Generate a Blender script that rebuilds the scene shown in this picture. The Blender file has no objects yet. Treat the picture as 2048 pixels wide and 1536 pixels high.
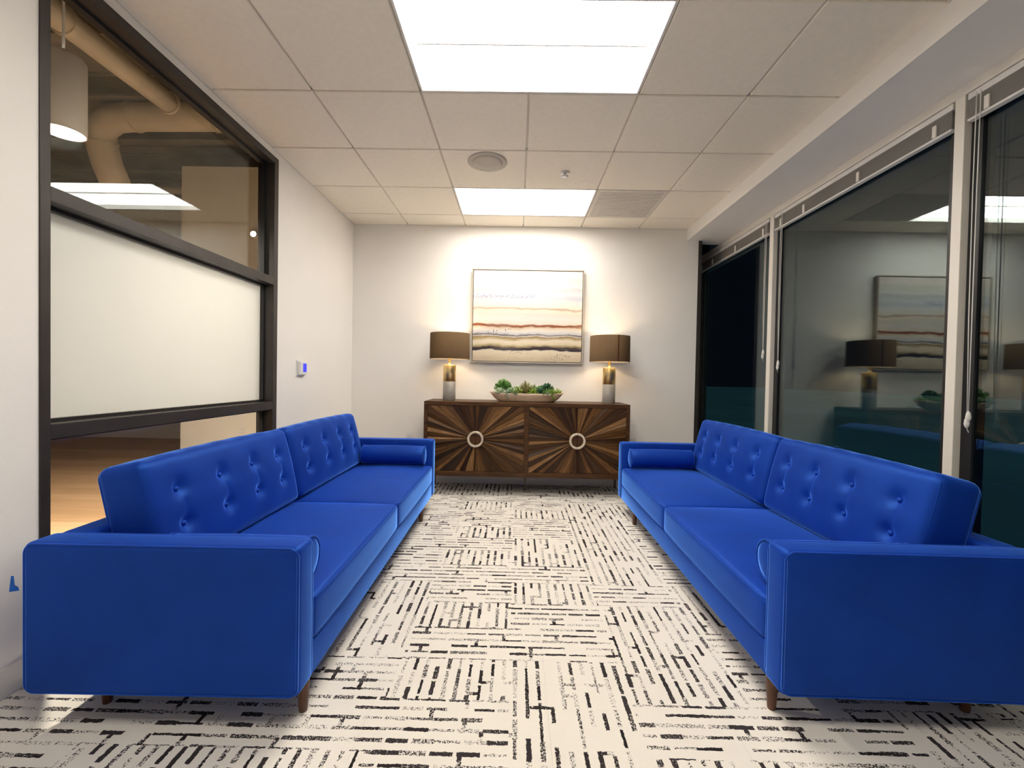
import bpy, bmesh, math, random
from mathutils import Vector, Matrix
random.seed(7)
PI = math.pi
sc = bpy.context.scene
COL = sc.collection

# ------------------------------------------------------------------ camera
CAM_H = 1.15
F_PX, YAW, PITCH, ROLL = 858.4, 0.0101, 0.0175, 0.0191
def camera():
    cy, sy = math.cos(YAW), math.sin(YAW); cp, sp = math.cos(PITCH), math.sin(PITCH); cr, sr = math.cos(ROLL), math.sin(ROLL)
    Ry = Matrix(((cy, 0, sy), (0, 1, 0), (-sy, 0, cy)))
    Rx = Matrix(((1, 0, 0), (0, cp, -sp), (0, sp, cp)))
    Rz = Matrix(((cr, -sr, 0), (sr, cr, 0), (0, 0, 1)))
    R = Rz @ Rx @ Ry                      # rows: right, down, forward in (right, down, forward) axes
    w = lambda r: Vector((r[0], r[2], -r[1]))
    right, down, fwd = w(R[0]), w(R[1]), w(R[2])
    M = Matrix.Identity(4)
    for k, v in enumerate((right, -down, -fwd)):
        for q in range(3): M[q][k] = v[q]
    M[0][3], M[1][3], M[2][3] = 0, 0, CAM_H
    cd = bpy.data.cameras.new('camera'); co = bpy.data.objects.new('camera', cd); COL.objects.link(co)
    co.matrix_world = M
    cd.sensor_fit = 'HORIZONTAL'; cd.sensor_width = 36; cd.lens = F_PX / 2048 * 36
    cd.clip_start = .02; cd.clip_end = 600
    sc.camera = co
camera()
# ------------------------------------------------------------------ world (night), exposure
wd = bpy.data.worlds.new('night'); sc.world = wd; wd.use_nodes = True
wd.node_tree.nodes['Background'].inputs[0].default_value = (.004, .006, .010, 1)
wd.node_tree.nodes['Background'].inputs[1].default_value = .25
sc.view_settings.view_transform = 'Standard'; sc.view_settings.look = 'None'
sc.view_settings.gamma = 1; sc.view_settings.exposure = 1.5
sc.cycles.use_denoising = True
TROFFER = 5.8        # emission of the ceiling panels
LAMP_W = 1.15         # table lamps
OFFICE_W = 330.0     # the pendant in the room next door
# added unseen fill light, straight down, so the ground outside shows
sd = bpy.data.lights.new('ground_fill_offscreen', 'SUN'); sd.energy = .24; sd.color = (.78, .92, 1); sd.angle = .01
so = bpy.data.objects.new('ground_fill_offscreen', sd); COL.objects.link(so); so.location = (12, 3, 30)

# ------------------------------------------------------------------ sizes (metres, camera above the origin)
XL, YB, HC = -1.762, 4.57, 2.74
XS, ZS = 1.77, 2.618          # soffit face and underside
XW = 2.165                    # window trim face
YR = -2.75                    # wall behind the camera
X0, Y0, T = .0415, 2.433, .61 # ceiling grid

# ------------------------------------------------------------------ object helpers
def tag(o, label=None, cat=None, group=None, kind=None):
    if label: o['label'] = label
    if cat: o['category'] = cat
    if group: o['group'] = group
    if kind: o['kind'] = kind
    return o
def empty(name, loc=(0, 0, 0), rz=0, parent=None):
    o = bpy.data.objects.new(name, None); COL.objects.link(o); o.location = loc; o.rotation_euler = (0, 0, rz)
    o.empty_display_size = .1
    if parent: o.parent = parent
    return o
def link(name, me, mat=None, parent=None, loc=(0, 0, 0), rot=(0, 0, 0)):
    o = bpy.data.objects.new(name, me); COL.objects.link(o)
    if mat is not None and not me.materials: me.materials.append(mat)
    if parent: o.parent = parent
    o.location = loc; o.rotation_euler = rot
    return o
def obj(name, bm, mat=None, parent=None, loc=(0, 0, 0), rot=(0, 0, 0), smooth=False):
    bmesh.ops.recalc_face_normals(bm, faces=bm.faces[:])
    me = bpy.data.meshes.new(name); bm.to_mesh(me); bm.free()
    if smooth: me.polygons.foreach_set('use_smooth', [True] * len(me.polygons))
    return link(name, me, mat, parent, loc, rot)
def struct(o): o['kind'] = 'structure'; return o
def box(bm, x0, x1, y0, y1, z0, z1, bev=0):
    vs = [bm.verts.new((x, y, z)) for x in (x0, x1) for y in (y0, y1) for z in (z0, z1)]
    fs = [bm.faces.new([vs[i] for i in q]) for q in ((0, 1, 3, 2), (4, 6, 7, 5), (0, 4, 5, 1), (2, 3, 7, 6), (0, 2, 6, 4), (1, 5, 7, 3))]
    if bev:
        es = list({e for f in fs for e in f.edges})
        bmesh.ops.bevel(bm, geom=es, offset=bev, segments=2, affect='EDGES', profile=.6)
def bx(name, b, mat, parent=None, bev=0, loc=(0, 0, 0), rot=(0, 0, 0)):
    bm = bmesh.new(); box(bm, *b, bev=bev); return obj(name, bm, mat, parent, loc, rot)
def lathe(bm, prof, c=(0, 0, 0), seg=32, cap=True):
    rings = []
    for r, z in prof:
        rings.append([bm.verts.new((c[0] + r * math.cos(2 * PI * k / seg), c[1] + r * math.sin(2 * PI * k / seg), c[2] + z)) for k in range(seg)])
    for a, b in zip(rings, rings[1:]):
        for k in range(seg): bm.faces.new((a[k], a[(k + 1) % seg], b[(k + 1) % seg], b[k]))
    if cap:
        bm.faces.new(rings[0][::-1]); bm.faces.new(rings[-1])
def tube(bm, pts, r, closed=False, seg=6, r1=None):
    pts = [Vector(p) for p in pts]; n = len(pts); rings = []
    up = None
    for i, p in enumerate(pts):
        a = pts[(i - 1) % n] if (closed or i > 0) else p
        b = pts[(i + 1) % n] if (closed or i < n - 1) else p
        t = (b - a).normalized()
        if up is None:
            up = Vector((0, 0, 1)) if abs(t.z) < .9 else Vector((1, 0, 0))
        up = (up - t * up.dot(t)).normalized(); s = t.cross(up)
        rr = r if r1 is None else r + (r1 - r) * i / (n - 1)
        rings.append([bm.verts.new(p + (up * math.cos(2 * PI * k / seg) + s * math.sin(2 * PI * k / seg)) * rr) for k in range(seg)])
    m = n if closed else n - 1
    for i in range(m):
        a, b = rings[i], rings[(i + 1) % n]
        for k in range(seg): bm.faces.new((a[k], a[(k + 1) % seg], b[(k + 1) % seg], b[k]))
    if not closed:
        bm.faces.new(rings[0][::-1]); bm.faces.new(rings[-1])
def axis_coords(s, r, n):
    h = s / 2
    e = [h, h - r * .3, h - r * .65, h - r]
    inner = [-(h - r) + 2 * (h - r) * i / n for i in range(n + 1)]
    return sorted(set([round(-v, 6) for v in e] + [round(v, 6) for v in inner] + [round(v, 6) for v in e]))
def soft_box(sx, sy, sz, r, nx, ny, nz, fn=None):
    """closed box with round edges, centred; fn moves each vertex for puff and tufting"""
    bm = bmesh.new(); C = [axis_coords(s, r, n) for s, n in ((sx, nx), (sy, ny), (sz, nz))]
    S = (sx, sy, sz); cache = {}
    def vert(p):
        if p in cache: return cache[p]
        q = Vector([max(-(S[k] / 2 - r), min(S[k] / 2 - r, p[k])) for k in range(3)])
        d = Vector(p) - q
        w = q + d.normalized() * r if d.length > 1e-9 else Vector(p)
        if fn: w = fn(w)
        cache[p] = bm.verts.new(w); return cache[p]
    for ax in range(3):
        u, v = [k for k in range(3) if k != ax]
        for side in (C[ax][0], C[ax][-1]):
            for i in range(len(C[u]) - 1):
                for j in range(len(C[v]) - 1):
                    q = []
                    for a, b in ((i, j), (i + 1, j), (i + 1, j + 1), (i, j + 1)):
                        p = [0, 0, 0]; p[ax] = side; p[u] = C[u][a]; p[v] = C[v][b]; q.append(vert(tuple(p)))
                    bm.faces.new(q)
    return bm
def rrect(w, d, r, seg=4):
    """rounded rectangle path, centred, in the plane"""
    out = []
    for cx, cy, a0 in ((w / 2 - r, d / 2 - r, 0), (-w / 2 + r, d / 2 - r, PI / 2), (-w / 2 + r, -d / 2 + r, PI), (w / 2 - r, -d / 2 + r, 1.5 * PI)):
        for k in range(seg + 1):
            a = a0 + PI / 2 * k / seg; out.append((cx + r * math.cos(a), cy + r * math.sin(a)))
    return out
def densify(pts, step, closed=True):
    out = []; n = len(pts)
    for i in range(n if closed else n - 1):
        a, b = Vector(pts[i]), Vector(pts[(i + 1) % n]); k = max(1, int((b - a).length / step))
        out += [a.lerp(b, j / k) for j in range(k)]
    if not closed: out.append(Vector(pts[-1]))
    return out

# ------------------------------------------------------------------ materials
class NT:
    def __init__(s, name):
        s.m = bpy.data.materials.new(name); s.m.use_nodes = True; s.t = s.m.node_tree; s.n = s.t.nodes
        s.b = s.n['Principled BSDF']; s.out = s.n['Material Output']
    def put(s, sock, v):
        if isinstance(v, bpy.types.NodeSocket): s.t.links.new(v, sock)
        elif v is not None:
            if hasattr(sock.default_value, '__len__') and not hasattr(v, '__len__'): v = (v,) * len(sock.default_value)
            if hasattr(v, '__len__') and hasattr(sock.default_value, '__len__') and len(v) == 3 and len(sock.default_value) == 4: v = (*v, 1)
            sock.default_value = v
    def math(s, op, a, b=None, c=None):
        n = s.n.new('ShaderNodeMath'); n.operation = op
        for k, v in enumerate((a, b, c)):
            if v is not None: s.put(n.inputs[k], v)
        return n.outputs[0]
    def noise(s, vec, scale=5, detail=2, rough=.5, dist=0, col=False):
        n = s.n.new('ShaderNodeTexNoise'); s.put(n.inputs['Vector'], vec); n.inputs['Scale'].default_value = scale
        n.inputs['Detail'].default_value = detail; n.inputs['Roughness'].default_value = rough; n.inputs['Distortion'].default_value = dist
        return n.outputs['Color' if col else 'Fac']
    def coord(s, which='Object'): return s.n.new('ShaderNodeTexCoord').outputs[which]
    def pos(s): return s.n.new('ShaderNodeNewGeometry').outputs['Position']
    def sep(s, v):
        n = s.n.new('ShaderNodeSeparateXYZ'); s.put(n.inputs[0], v); return n.outputs
    def comb(s, x, y, z=0):
        n = s.n.new('ShaderNodeCombineXYZ')
        for k, v in enumerate((x, y, z)): s.put(n.inputs[k], v)
        return n.outputs[0]
    def scale(s, v, sc_):
        n = s.n.new('ShaderNodeVectorMath'); n.operation = 'MULTIPLY'; s.put(n.inputs[0], v); s.put(n.inputs[1], sc_); return n.outputs[0]
    def white(s, v):
        n = s.n.new('ShaderNodeTexWhiteNoise'); n.noise_dimensions = '3D'; s.put(n.inputs['Vector'], v); return n.outputs['Value']
    def ramp(s, f, stops, interp='LINEAR'):
        n = s.n.new('ShaderNodeValToRGB'); s.put(n.inputs[0], f); r = n.color_ramp; r.interpolation = interp
        while len(r.elements) < len(stops): r.elements.new(.5)
        for e, (p, c) in zip(r.elements, sorted(stops, key=lambda q: q[0])):
            e.position = p; e.color = (*c, 1) if len(c) == 3 else c
        return n.outputs[0]
    def mix(s, f, a, b):
        n = s.n.new('ShaderNodeMix'); n.data_type = 'RGBA'
        s.put(n.inputs[0], f); s.put(n.inputs[6], a); s.put(n.inputs[7], b); return n.outputs[2]
    def bump(s, h, strength=.2, dist=.01):
        n = s.n.new('ShaderNodeBump'); n.inputs['Strength'].default_value = strength; n.inputs['Distance'].default_value = dist
        s.put(n.inputs['Height'], h); s.t.links.new(n.outputs[0], s.b.inputs['Normal'])
    def set(s, **k):
        names = dict(color='Base Color', rough='Roughness', metal='Metallic', sheen='Sheen Weight', sheen_rough='Sheen Roughness', sheen_tint='Sheen Tint',
                     spec='Specular IOR Level', emit='Emission Color', emit_s='Emission Strength', trans='Transmission Weight', alpha='Alpha', ior='IOR')
        for a, v in k.items(): s.put(s.b.inputs[names[a]], v)
        return s
def lin(r, g, b):
    f = lambda c: (c / 255 / 12.92) if c / 255 <= .04045 else ((c / 255 + .055) / 1.055) ** 2.4
    return (f(r), f(g), f(b))
M = {}
def plain(key, col, rough=.5, metal=0, var=.06, vscale=6, bump=0, bscale=80, **k):
    t = NT(key); p = t.coord('Object')
    n = t.noise(p, vscale, 3)
    c1 = tuple(min(1, c * (1 + var)) for c in col); c0 = tuple(c * (1 - var) for c in col)
    t.set(color=t.ramp(n, [(.3, c0), (.7, c1)]), rough=rough, metal=metal, **k)
    if bump: t.bump(t.noise(p, bscale, 2), bump, .004)
    M[key] = t.m; return t
plain('wall_paint', (.89, .865, .825), .65, var=.015, vscale=2, bump=.06, bscale=220)
plain('trim_paint', (.82, .78, .71), .45, var=.02)
plain('base_paint', (.72, .69, .66), .4, var=.02)
plain('ceiling_tile', (.94, .875, .755), .95, var=.02, vscale=30, bump=.25, bscale=260)
plain('grid_metal', (.70, .66, .58), .5, var=.02)
plain('bronze', (.045, .038, .034), .42, var=.15, metal=.3)
plain('dark_frame', (.012, .012, .014), .4, var=.1)
plain('white_metal', (.80, .78, .75), .4, var=.02)
plain('blind_metal', (.36, .34, .31), .35, var=.05)
plain('cord', (.78, .76, .72), .7, var=.05)
plain('speaker_grille', (.52, .48, .41), .7, var=.05)
plain('vent_grille', (.72, .68, .60), .7, var=.05, vscale=20)
plain('dark_void', (.01, .009, .008), .9)
plain('brass', (.80, .60, .28), .38, metal=1, var=.06, vscale=3)
plain('marble', (.33, .31, .275), .35, var=.12, vscale=9)
plain('liner', (.85, .80, .70), .8)
plain('leg_wood', (.105, .038, .017), .4, var=.3, vscale=25)
plain('leg_metal', (.10, .085, .07), .4, metal=.8)
plain('plastic_white', (.80, .79, .77), .35, var=.02)
plain('office_wall', (.76, .71, .61), .8, var=.03)
plain('office_white', (.75, .70, .62), .7, var=.03)
plain('office_ceiling', (.25, .215, .155), .9, var=.2, vscale=3)
plain('duct_metal', (.66, .58, .44), .55, var=.08, vscale=4)
plain('pendant_white', (.74, .70, .64), .5, var=.03)
plain('tape', (.02, .16, .62), .6, var=.15, vscale=60)
plain('soil', (.06, .045, .03), 1, var=.3, vscale=40)
for nm, c in (('leaf_sage', (.22, .34, .17)), ('leaf_green', (.10, .24, .04)), ('leaf_lime', (.24, .36, .05)), ('leaf_dark', (.03, .11, .05)), ('leaf_olive', (.24, .22, .08)), ('leaf_pale', (.42, .52, .36))):
    plain(nm, c, .5, var=.35, vscale=45)

def emitter(key, col, strength, base=(.8, .8, .8)):
    t = NT(key); t.set(color=base, emit=col, emit_s=strength, rough=.4); M[key] = t.m
emitter('lens', (1.0, .935, .845), TROFFER)
emitter('bulb', (1.0, .72, .42), 4)
emitter('pendant_glow', (1.0, .90, .80), 14)
emitter('screen', (.02, .03, .85), .42, (.01, .012, .1))

def glass(key, f0, tint=(1, 1, 1), rough=0):
    t = NT(key); t.n.remove(t.b)
    lw = t.n.new('ShaderNodeLayerWeight'); lw.inputs[0].default_value = .5
    fac = t.math('MULTIPLY_ADD', t.math('POWER', lw.outputs['Facing'], 5), 1 - f0, f0)
    tr = t.n.new('ShaderNodeBsdfTransparent'); t.put(tr.inputs[0], tint)
    gl = t.n.new('ShaderNodeBsdfGlossy'); gl.inputs['Roughness'].default_value = rough; t.put(gl.inputs['Color'], (.88, .96, .97))
    mx = t.n.new('ShaderNodeMixShader'); t.put(mx.inputs[0], fac)
    t.t.links.new(tr.outputs[0], mx.inputs[1]); t.t.links.new(gl.outputs[0], mx.inputs[2]); t.t.links.new(mx.outputs[0], t.out.inputs[0])
    M[key] = t.m
glass('window_glass', .088, (.78, .86, .86))
glass('partition_glass', .035, (.95, .96, .95))
def frosted():
    t = NT('frosted'); t.n.remove(t.b)
    n = t.noise(t.coord(), 1.5, 2)
    col = t.ramp(n, [(.3, (.83, .84, .80)), (.7, (.855, .855, .82))])
    d = t.n.new('ShaderNodeBsdfDiffuse'); tl = t.n.new('ShaderNodeBsdfTranslucent'); g = t.n.new('ShaderNodeBsdfGlossy'); g.inputs['Roughness'].default_value = .25
    for q in (d, tl): t.put(q.inputs['Color'], col)
    a = t.n.new('ShaderNodeMixShader'); a.inputs[0].default_value = .35
    b = t.n.new('ShaderNodeMixShader'); b.inputs[0].default_value = .04
    L = t.t.links.new
    L(d.outputs[0], a.inputs[1]); L(tl.outputs[0], a.inputs[2]); L(a.outputs[0], b.inputs[1]); L(g.outputs[0], b.inputs[2]); L(b.outputs[0], t.out.inputs[0])
    M['frosted'] = t.m
frosted()
def shade_mat():
    t = NT('shade'); t.n.remove(t.b); p = t.coord()
    w = t.noise(t.scale(p, (60, 60, 400)), 1, 2)
    col = t.ramp(w, [(.3, (.16, .11, .065)), (.7, (.26, .185, .11))])
    d = t.n.new('ShaderNodeBsdfDiffuse'); tl = t.n.new('ShaderNodeBsdfTranslucent')
    t.put(d.inputs[0], col); t.put(tl.inputs[0], (.62, .46, .27))
    a = t.n.new('ShaderNodeMixShader'); a.inputs[0].default_value = .5
    L = t.t.links.new; L(d.outputs[0], a.inputs[1]); L(tl.outputs[0], a.inputs[2]); L(a.outputs[0], t.out.inputs[0]); M['shade'] = t.m
shade_mat()
def velvet(key, base, deep, pile, lustre):
    t = NT(key); p = t.coord('Object'); L = t.t.links.new
    n = t.noise(p, 3.2, 4, .6, .8)
    t.set(color=t.ramp(n, [(.32, deep), (.62, base)]), rough=.7, spec=.1)
    t.bump(t.noise(p, 420, 1), .12, .002)
    last = t.b.outputs[0]
    for col, rough in pile:                        # brushed pile: fibre sheen over the dyed backing
        sh = t.n.new('ShaderNodeBsdfSheen'); t.put(sh.inputs['Color'], col); sh.inputs['Roughness'].default_value = rough
        a = t.n.new('ShaderNodeAddShader'); L(last, a.inputs[0]); L(sh.outputs[0], a.inputs[1]); last = a.outputs[0]
    g = t.n.new('ShaderNodeBsdfGlossy'); g.inputs['Roughness'].default_value = .48; t.put(g.inputs['Color'], lustre)
    a = t.n.new('ShaderNodeAddShader'); L(last, a.inputs[0]); L(g.outputs[0], a.inputs[1]); last = a.outputs[0]
    L(last, t.out.inputs[0]); M[key] = t.m
velvet('velvet', (.0010, .028, .275), (.0008, .020, .215), [((.20, .42, 1.0), .22), ((.10, .36, 1.0), .30)], (.008, .030, .10))
def wood(key, cs, stretch=(2, 30, 30), per_object=False, rough=.45, uv=False):
    t = NT(key); p = t.coord('UV' if uv else 'Object')
    if per_object:
        oi = t.n.new('ShaderNodeObjectInfo')
        ofs = t.math('MULTIPLY', oi.outputs['Random'], 37.0)
        n2 = t.n.new('ShaderNodeVectorMath'); n2.operation = 'ADD'; t.put(n2.inputs[0], p); t.put(n2.inputs[1], t.comb(ofs, ofs, ofs)); p = n2.outputs[0]
    g = t.noise(t.scale(p, stretch), 1.0, 5, .6, 1.2)
    f = g
    if per_object: f = t.math('ADD', t.math('MULTIPLY', g, .55), t.math('MULTIPLY', oi.outputs['Random'], .45))
    t.set(color=t.ramp(f, cs), rough=rough, spec=.3); t.bump(g, .15, .002); M[key] = t.m
WAL = [(.25, (.024, .0095, .0030)), (.5, (.070, .028, .0075)), (.75, (.135, .058, .016))]
wood('walnut', WAL, (3, 40, 40))
wood('walnut_slat', [(.25, (.016, .006, .0018)), (.45, (.062, .025, .006)), (.60, (.115, .050, .013)), (.72, (.25, .125, .042)), (.84, (.42, .24, .105))], (7, 110, 1), True, uv=True)
wood('oak', [(.25, (.40, .24, .125)), (.5, (.49, .305, .165)), (.75, (.57, .37, .21))], (.8, 14, 14), True, .4)
wood('bowl_wood', [(.25, (.50, .34, .21)), (.5, (.68, .51, .35)), (.75, (.80, .65, .50))], (5, 30, 40))
wood('ring_wood', [(.3, (.55, .45, .34)), (.7, (.70, .60, .48))], (20, 20, 20))
wood('frame_wood', [(.3, (.42, .37, .30)), (.7, (.55, .50, .42))], (4, 4, 40))

def carpet():
    t = NT('carpet'); P = t.pos()
    wob = t.noise(P, 70, 2, .6, 0, True)
    n = t.n.new('ShaderNodeVectorMath'); n.operation = 'MULTIPLY_ADD'; t.put(n.inputs[0], wob); t.put(n.inputs[1], (.010, .010, 0)); t.put(n.inputs[2], P)
    x, y, _ = t.sep(n.outputs[0])
    fl = lambda a: t.math('FLOOR', a); fr = lambda a: t.math('FRACT', a); mul = lambda a, b: t.math('MULTIPLY', a, b); add = lambda a, b: t.math('ADD', a, b)
    sub = lambda a, b: t.math('SUBTRACT', a, b); lt = lambda a, b: t.math('LESS_THAN', a, b); gt = lambda a, b: t.math('GREATER_THAN', a, b); ab = lambda a: t.math('ABSOLUTE', a)
    mx = lambda a, b: t.math('MAXIMUM', a, b)
    # blocks in which the bars run one way or the other
    o1 = t.white(t.comb(fl(mul(x, 1 / .436)), fl(mul(add(y, .02), 1 / .218)), 3.7))
    ori = gt(o1, .5)
    inv = sub(1, ori)
    c = add(mul(x, ori), mul(y, inv)); l = add(mul(y, ori), mul(x, inv))
    PT = .0436
    cs = mul(c, 1 / PT); ci = fl(cs); cf = fr(cs)
    ls = add(mul(l, 1 / .082), mul(t.white(t.comb(ci, ori, 1.3)), 9))
    si = fl(ls); sf = fr(ls)
    r1 = t.white(t.comb(ci, si, add(ori, 5.1))); r2 = t.white(t.comb(ci, si, add(ori, 15.1))); r3 = t.white(t.comb(ci, si, add(ori, 25.1)))
    w = add(.10, mul(r2, .11))
    bar = mul(lt(ab(sub(cf, .5)), w), gt(r1, .10))
    # little gaps at the joints of the dashes
    bar = mul(bar, mx(gt(r3, .55), gt(sf, .14)))
    cs2 = add(cs, .5); l2 = mul(l, 1 / .058)           # short cross strokes that tie two neighbouring bars
    r4 = t.white(t.comb(fl(cs2), fl(l2), add(ori, 35.1)))
    conn = mul(lt(ab(sub(fr(l2), .5)), .13), lt(r4, .085))
    fine = t.noise(P, 260, 2, .7)
    rough_ = t.noise(P, 120, 2, .6)
    dens = add(.395, mul(t.math('POWER', r1, 1.6), .22))
    speck = lt(add(mul(fine, .6), mul(rough_, .4)), add(dens, .05))
    mask = mul(mx(bar, conn), speck)
    pile = t.noise(P, 500, 2)
    cream = t.ramp(pile, [(.25, (.72, .675, .60)), (.75, (.90, .86, .79))])
    dark = t.ramp(r2, [(.1, (.022, .017, .018)), (.9, (.045, .038, .040))])
    t.set(color=t.mix(mask, cream, dark), rough=.95, spec=.1)
    t.bump(pile, .5, .004); M['carpet'] = t.m
carpet()
def art():
    t = NT('painting'); p = t.coord('Object'); x, y, z = t.sep(p)     # canvas local: x across, z up, both centred
    v = t.math('MULTIPLY_ADD', z, 1 / .94, .5)
    d1 = t.noise(t.scale(p, (3.2, 1, 5)), 1, 3, .55)
    d2 = t.noise(t.scale(p, (9, 1, 26)), 1, 3, .6)
    vv = t.math('ADD', v, t.math('MULTIPLY', t.math('SUBTRACT', d1, .5), .075))
    vv = t.math('ADD', vv, t.math('MULTIPLY', t.math('SUBTRACT', d2, .5), .030))
    S = [(0, (206, 188, 160)), (.075, (232, 214, 184)), (.115, (234, 222, 198)), (.125, (70, 56, 62)), (.150, (58, 48, 56)), (.165, (170, 150, 110)), (.19, (232, 216, 180)),
         (.225, (240, 226, 206)), (.245, (196, 176, 128)), (.265, (160, 130, 90)), (.275, (232, 224, 212)), (.29, (96, 88, 92)), (.305, (214, 210, 210)), (.345, (240, 232, 218)),
         (.375, (226, 200, 170)), (.388, (140, 82, 52)), (.405, (160, 96, 66)), (.415, (240, 222, 206)), (.47, (236, 228, 220)), (.52, (228, 218, 206)), (.565, (242, 226, 206)),
         (.585, (196, 170, 146)), (.60, (238, 228, 212)), (.66, (226, 226, 222)), (.70, (204, 206, 214)), (.74, (222, 224, 226)), (.80, (208, 208, 208)), (.82, (232, 232, 224)), (.90, (224, 220, 208)), (.95, (240, 232, 222)), (1, (238, 226, 216))]
    base = t.ramp(vv, [(a, tuple(.9 * q for q in lin(*c))) for a, c in S])
    # brushed streaks along the canvas
    st = t.noise(t.scale(p, (2.2, 1, 90)), 1, 3, .6)
    base = t.mix(t.ramp(st, [(.56, (0, 0, 0)), (.74, (.35, .35, .35))]), base, lin(244, 238, 228))
    # scraped dark fleck trails
    fl = t.noise(t.scale(p, (55, 1, 75)), 1, 2, .6); band = t.noise(t.scale(p, (2.0, 1, 11)), 1, 2)
    lo = t.math('LESS_THAN', v, .36)
    f = t.math('MULTIPLY', t.math('MULTIPLY', t.math('GREATER_THAN', fl, .60), t.math('GREATER_THAN', band, .60)), lo)
    base = t.mix(f, base, lin(74, 70, 84))
    f2 = t.math('MULTIPLY', t.math('MULTIPLY', t.math('GREATER_THAN', fl, .53), t.math('LESS_THAN', t.math('ABSOLUTE', t.math('SUBTRACT', v, .725)), .022)), t.math('LESS_THAN', x, .08))
    base = t.mix(t.math('MULTIPLY', f2, .6), base, lin(120, 122, 160))
    t.set(color=base, rough=.6, spec=.2); t.bump(t.noise(t.scale(p, (30, 1, 160)), 1, 3), .25, .003); M['painting'] = t.m
art()
def ground_mat():
    t = NT('night_ground'); p = t.pos(); n = t.noise(p, .05, 4)
    t.set(color=t.ramp(n, [(.3, (.012, .075, .085)), (.7, (.03, .14, .15))]), rough=.9); M['night_ground'] = t.m
ground_mat()

# ================================================================== THE SETTING
# ---- floor: carpet squares on a slab
floor = struct(bx('floor', (XL - .02, 2.30, YR, 5.32, -.12, -.011), M['dark_void']))
tag(floor, 'cream carpet with broken black dashes laid in square tiles')
def grid_cells(a0, a1, off, size):
    k = math.floor((a0 - off) / size); out = []
    while off + k * size < a1 - 1e-6:
        lo, hi = max(a0, off + k * size), min(a1, off + (k + 1) * size)
        if hi - lo > .01: out.append((k, lo, hi))
        k += 1
    return out
tile_cache = {}
def slab_tile(name, w, d, h, mat, bev):
    key = (name, round(w, 3), round(d, 3))
    if key not in tile_cache:
        bm = bmesh.new(); box(bm, -w / 2, w / 2, -d / 2, d / 2, 0, h)
        if bev:
            es = [e for e in bm.edges if all((v.co.z > h / 2) == (bev > 0) for v in e.verts)]
            bmesh.ops.bevel(bm, geom=es, offset=abs(bev), segments=1, affect='EDGES')
        bmesh.ops.recalc_face_normals(bm, faces=bm.faces[:])
        me = bpy.data.meshes.new(name); bm.to_mesh(me); bm.free(); me.materials.append(mat); tile_cache[key] = me
    return tile_cache[key]
for i, x0, x1 in grid_cells(XL, 2.26, .13, .61):
    for j, y0, y1 in grid_cells(YR, 4.57, 1.59, .61):
        me = slab_tile('carpet_tile', x1 - x0 - .0006, y1 - y0 - .0006, .011, M['carpet'], 0)
        link('carpet_tile', me, None, floor, ((x0 + x1) / 2, (y0 + y1) / 2, -.011))
# ---- ceiling: lay-in tiles on a metal grid
ceiling = struct(bx('ceiling', (XL - .02, 2.32, YR, 5.32, HC + .22, HC + .30), M['dark_void']))
tag(ceiling, 'suspended ceiling of square off-white tiles on a thin metal grid')
LIGHT_AT = {(-4, -1), (-4, 0), (-1, -1), (-1, 0), (2, -1), (2, 0)}      # (row, column) cells taken by lights
xs_lines = [X0 + T * i for i in range(-3, 3)]
for i, x0, x1 in grid_cells(XL, XS + .02, X0, T):
    for j, y0, y1 in grid_cells(YR, YB, Y0, T):
        if (j, i) in LIGHT_AT: continue
        if (i, j) == (1, 2): continue
        me = slab_tile('ceiling_tile', x1 - x0 - .011, y1 - y0 - .011, .02, M['ceiling_tile'], -.004)
        link('ceiling_tile', me, None, ceiling, ((x0 + x1) / 2, (y0 + y1) / 2, HC - .004))
bm = bmesh.new()
for i in range(-2, 3):
    x = X0 + T * i; segs = [(YR, YB)]
    js = [j for j in (-4, -1, 2) if (j, i) in LIGHT_AT and (j, i - 1) in LIGHT_AT]
    if js:
        segs = []; y = YR
        for j in js: segs.append((y, Y0 + T * j - .004)); y = Y0 + T * (j + 1) + .004
        segs.append((y, YB))
    for a, b in segs: box(bm, x - .012, x + .012, a, b, HC + .008, HC + .03)
obj('grid_runner', bm, M['grid_metal'], ceiling)
bm = bmesh.new()
for j in range(-8, 4): box(bm, XL, XS, Y0 + T * j - .012, Y0 + T * j + .012, HC + .008, HC + .028)
obj('grid_cross_bar', bm, M['grid_metal'], ceiling)
bm = bmesh.new()
box(bm, XL, XL + .018, YR, YB, HC - .002, HC + .02); box(bm, XL, XS, YB - .018, YB, HC - .002, HC + .02); box(bm, XS - .018, XS, YR, YB, HC - .002, HC + .02)
obj('wall_angle', bm, M['grid_metal'], ceiling)

# ---- walls
FY0, FY1, FZ1 = 1.565, 3.129, 2.69          # opening of the glazed partition
bm = bmesh.new()
box(bm, XL - .12, XL, YR, FY0, 0, HC + .22); box(bm, XL - .12, XL, FY1, YB + .12, 0, HC + .22); box(bm, XL - .12, XL, FY0, FY1, FZ1, HC + .22)
tag(struct(obj('wall_left', bm, M['wall_paint'])), 'white painted wall around the dark framed interior glazing')
bm = bmesh.new(); box(bm, XL, 1.893, YB, YB + .12, 0, HC + .22)
tag(struct(obj('wall_back', bm, M['wall_paint'])), 'white painted wall behind the wooden sideboard')
tag(struct(bx('wall_rear', (XL - .12, 2.32, YR - .12, YR, 0, HC + .3), M['wall_paint'])), 'plain white wall at the other end of the room')
tag(struct(bx('wall_recess_shade', (1.2, 2.32, 5.26, 5.34, 0, HC + .3), M['bronze'])), 'dark panel standing in for the unlit space beyond the end of the white wall')  # dark colour stands in for the unlit space behind the wall end
tag(struct(bx('trim_1', (1.893, 1.928, YB - .004, YB + .124, 0, ZS), M['bronze'])), 'dark bronze end cap on the white wall by the window')
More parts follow.
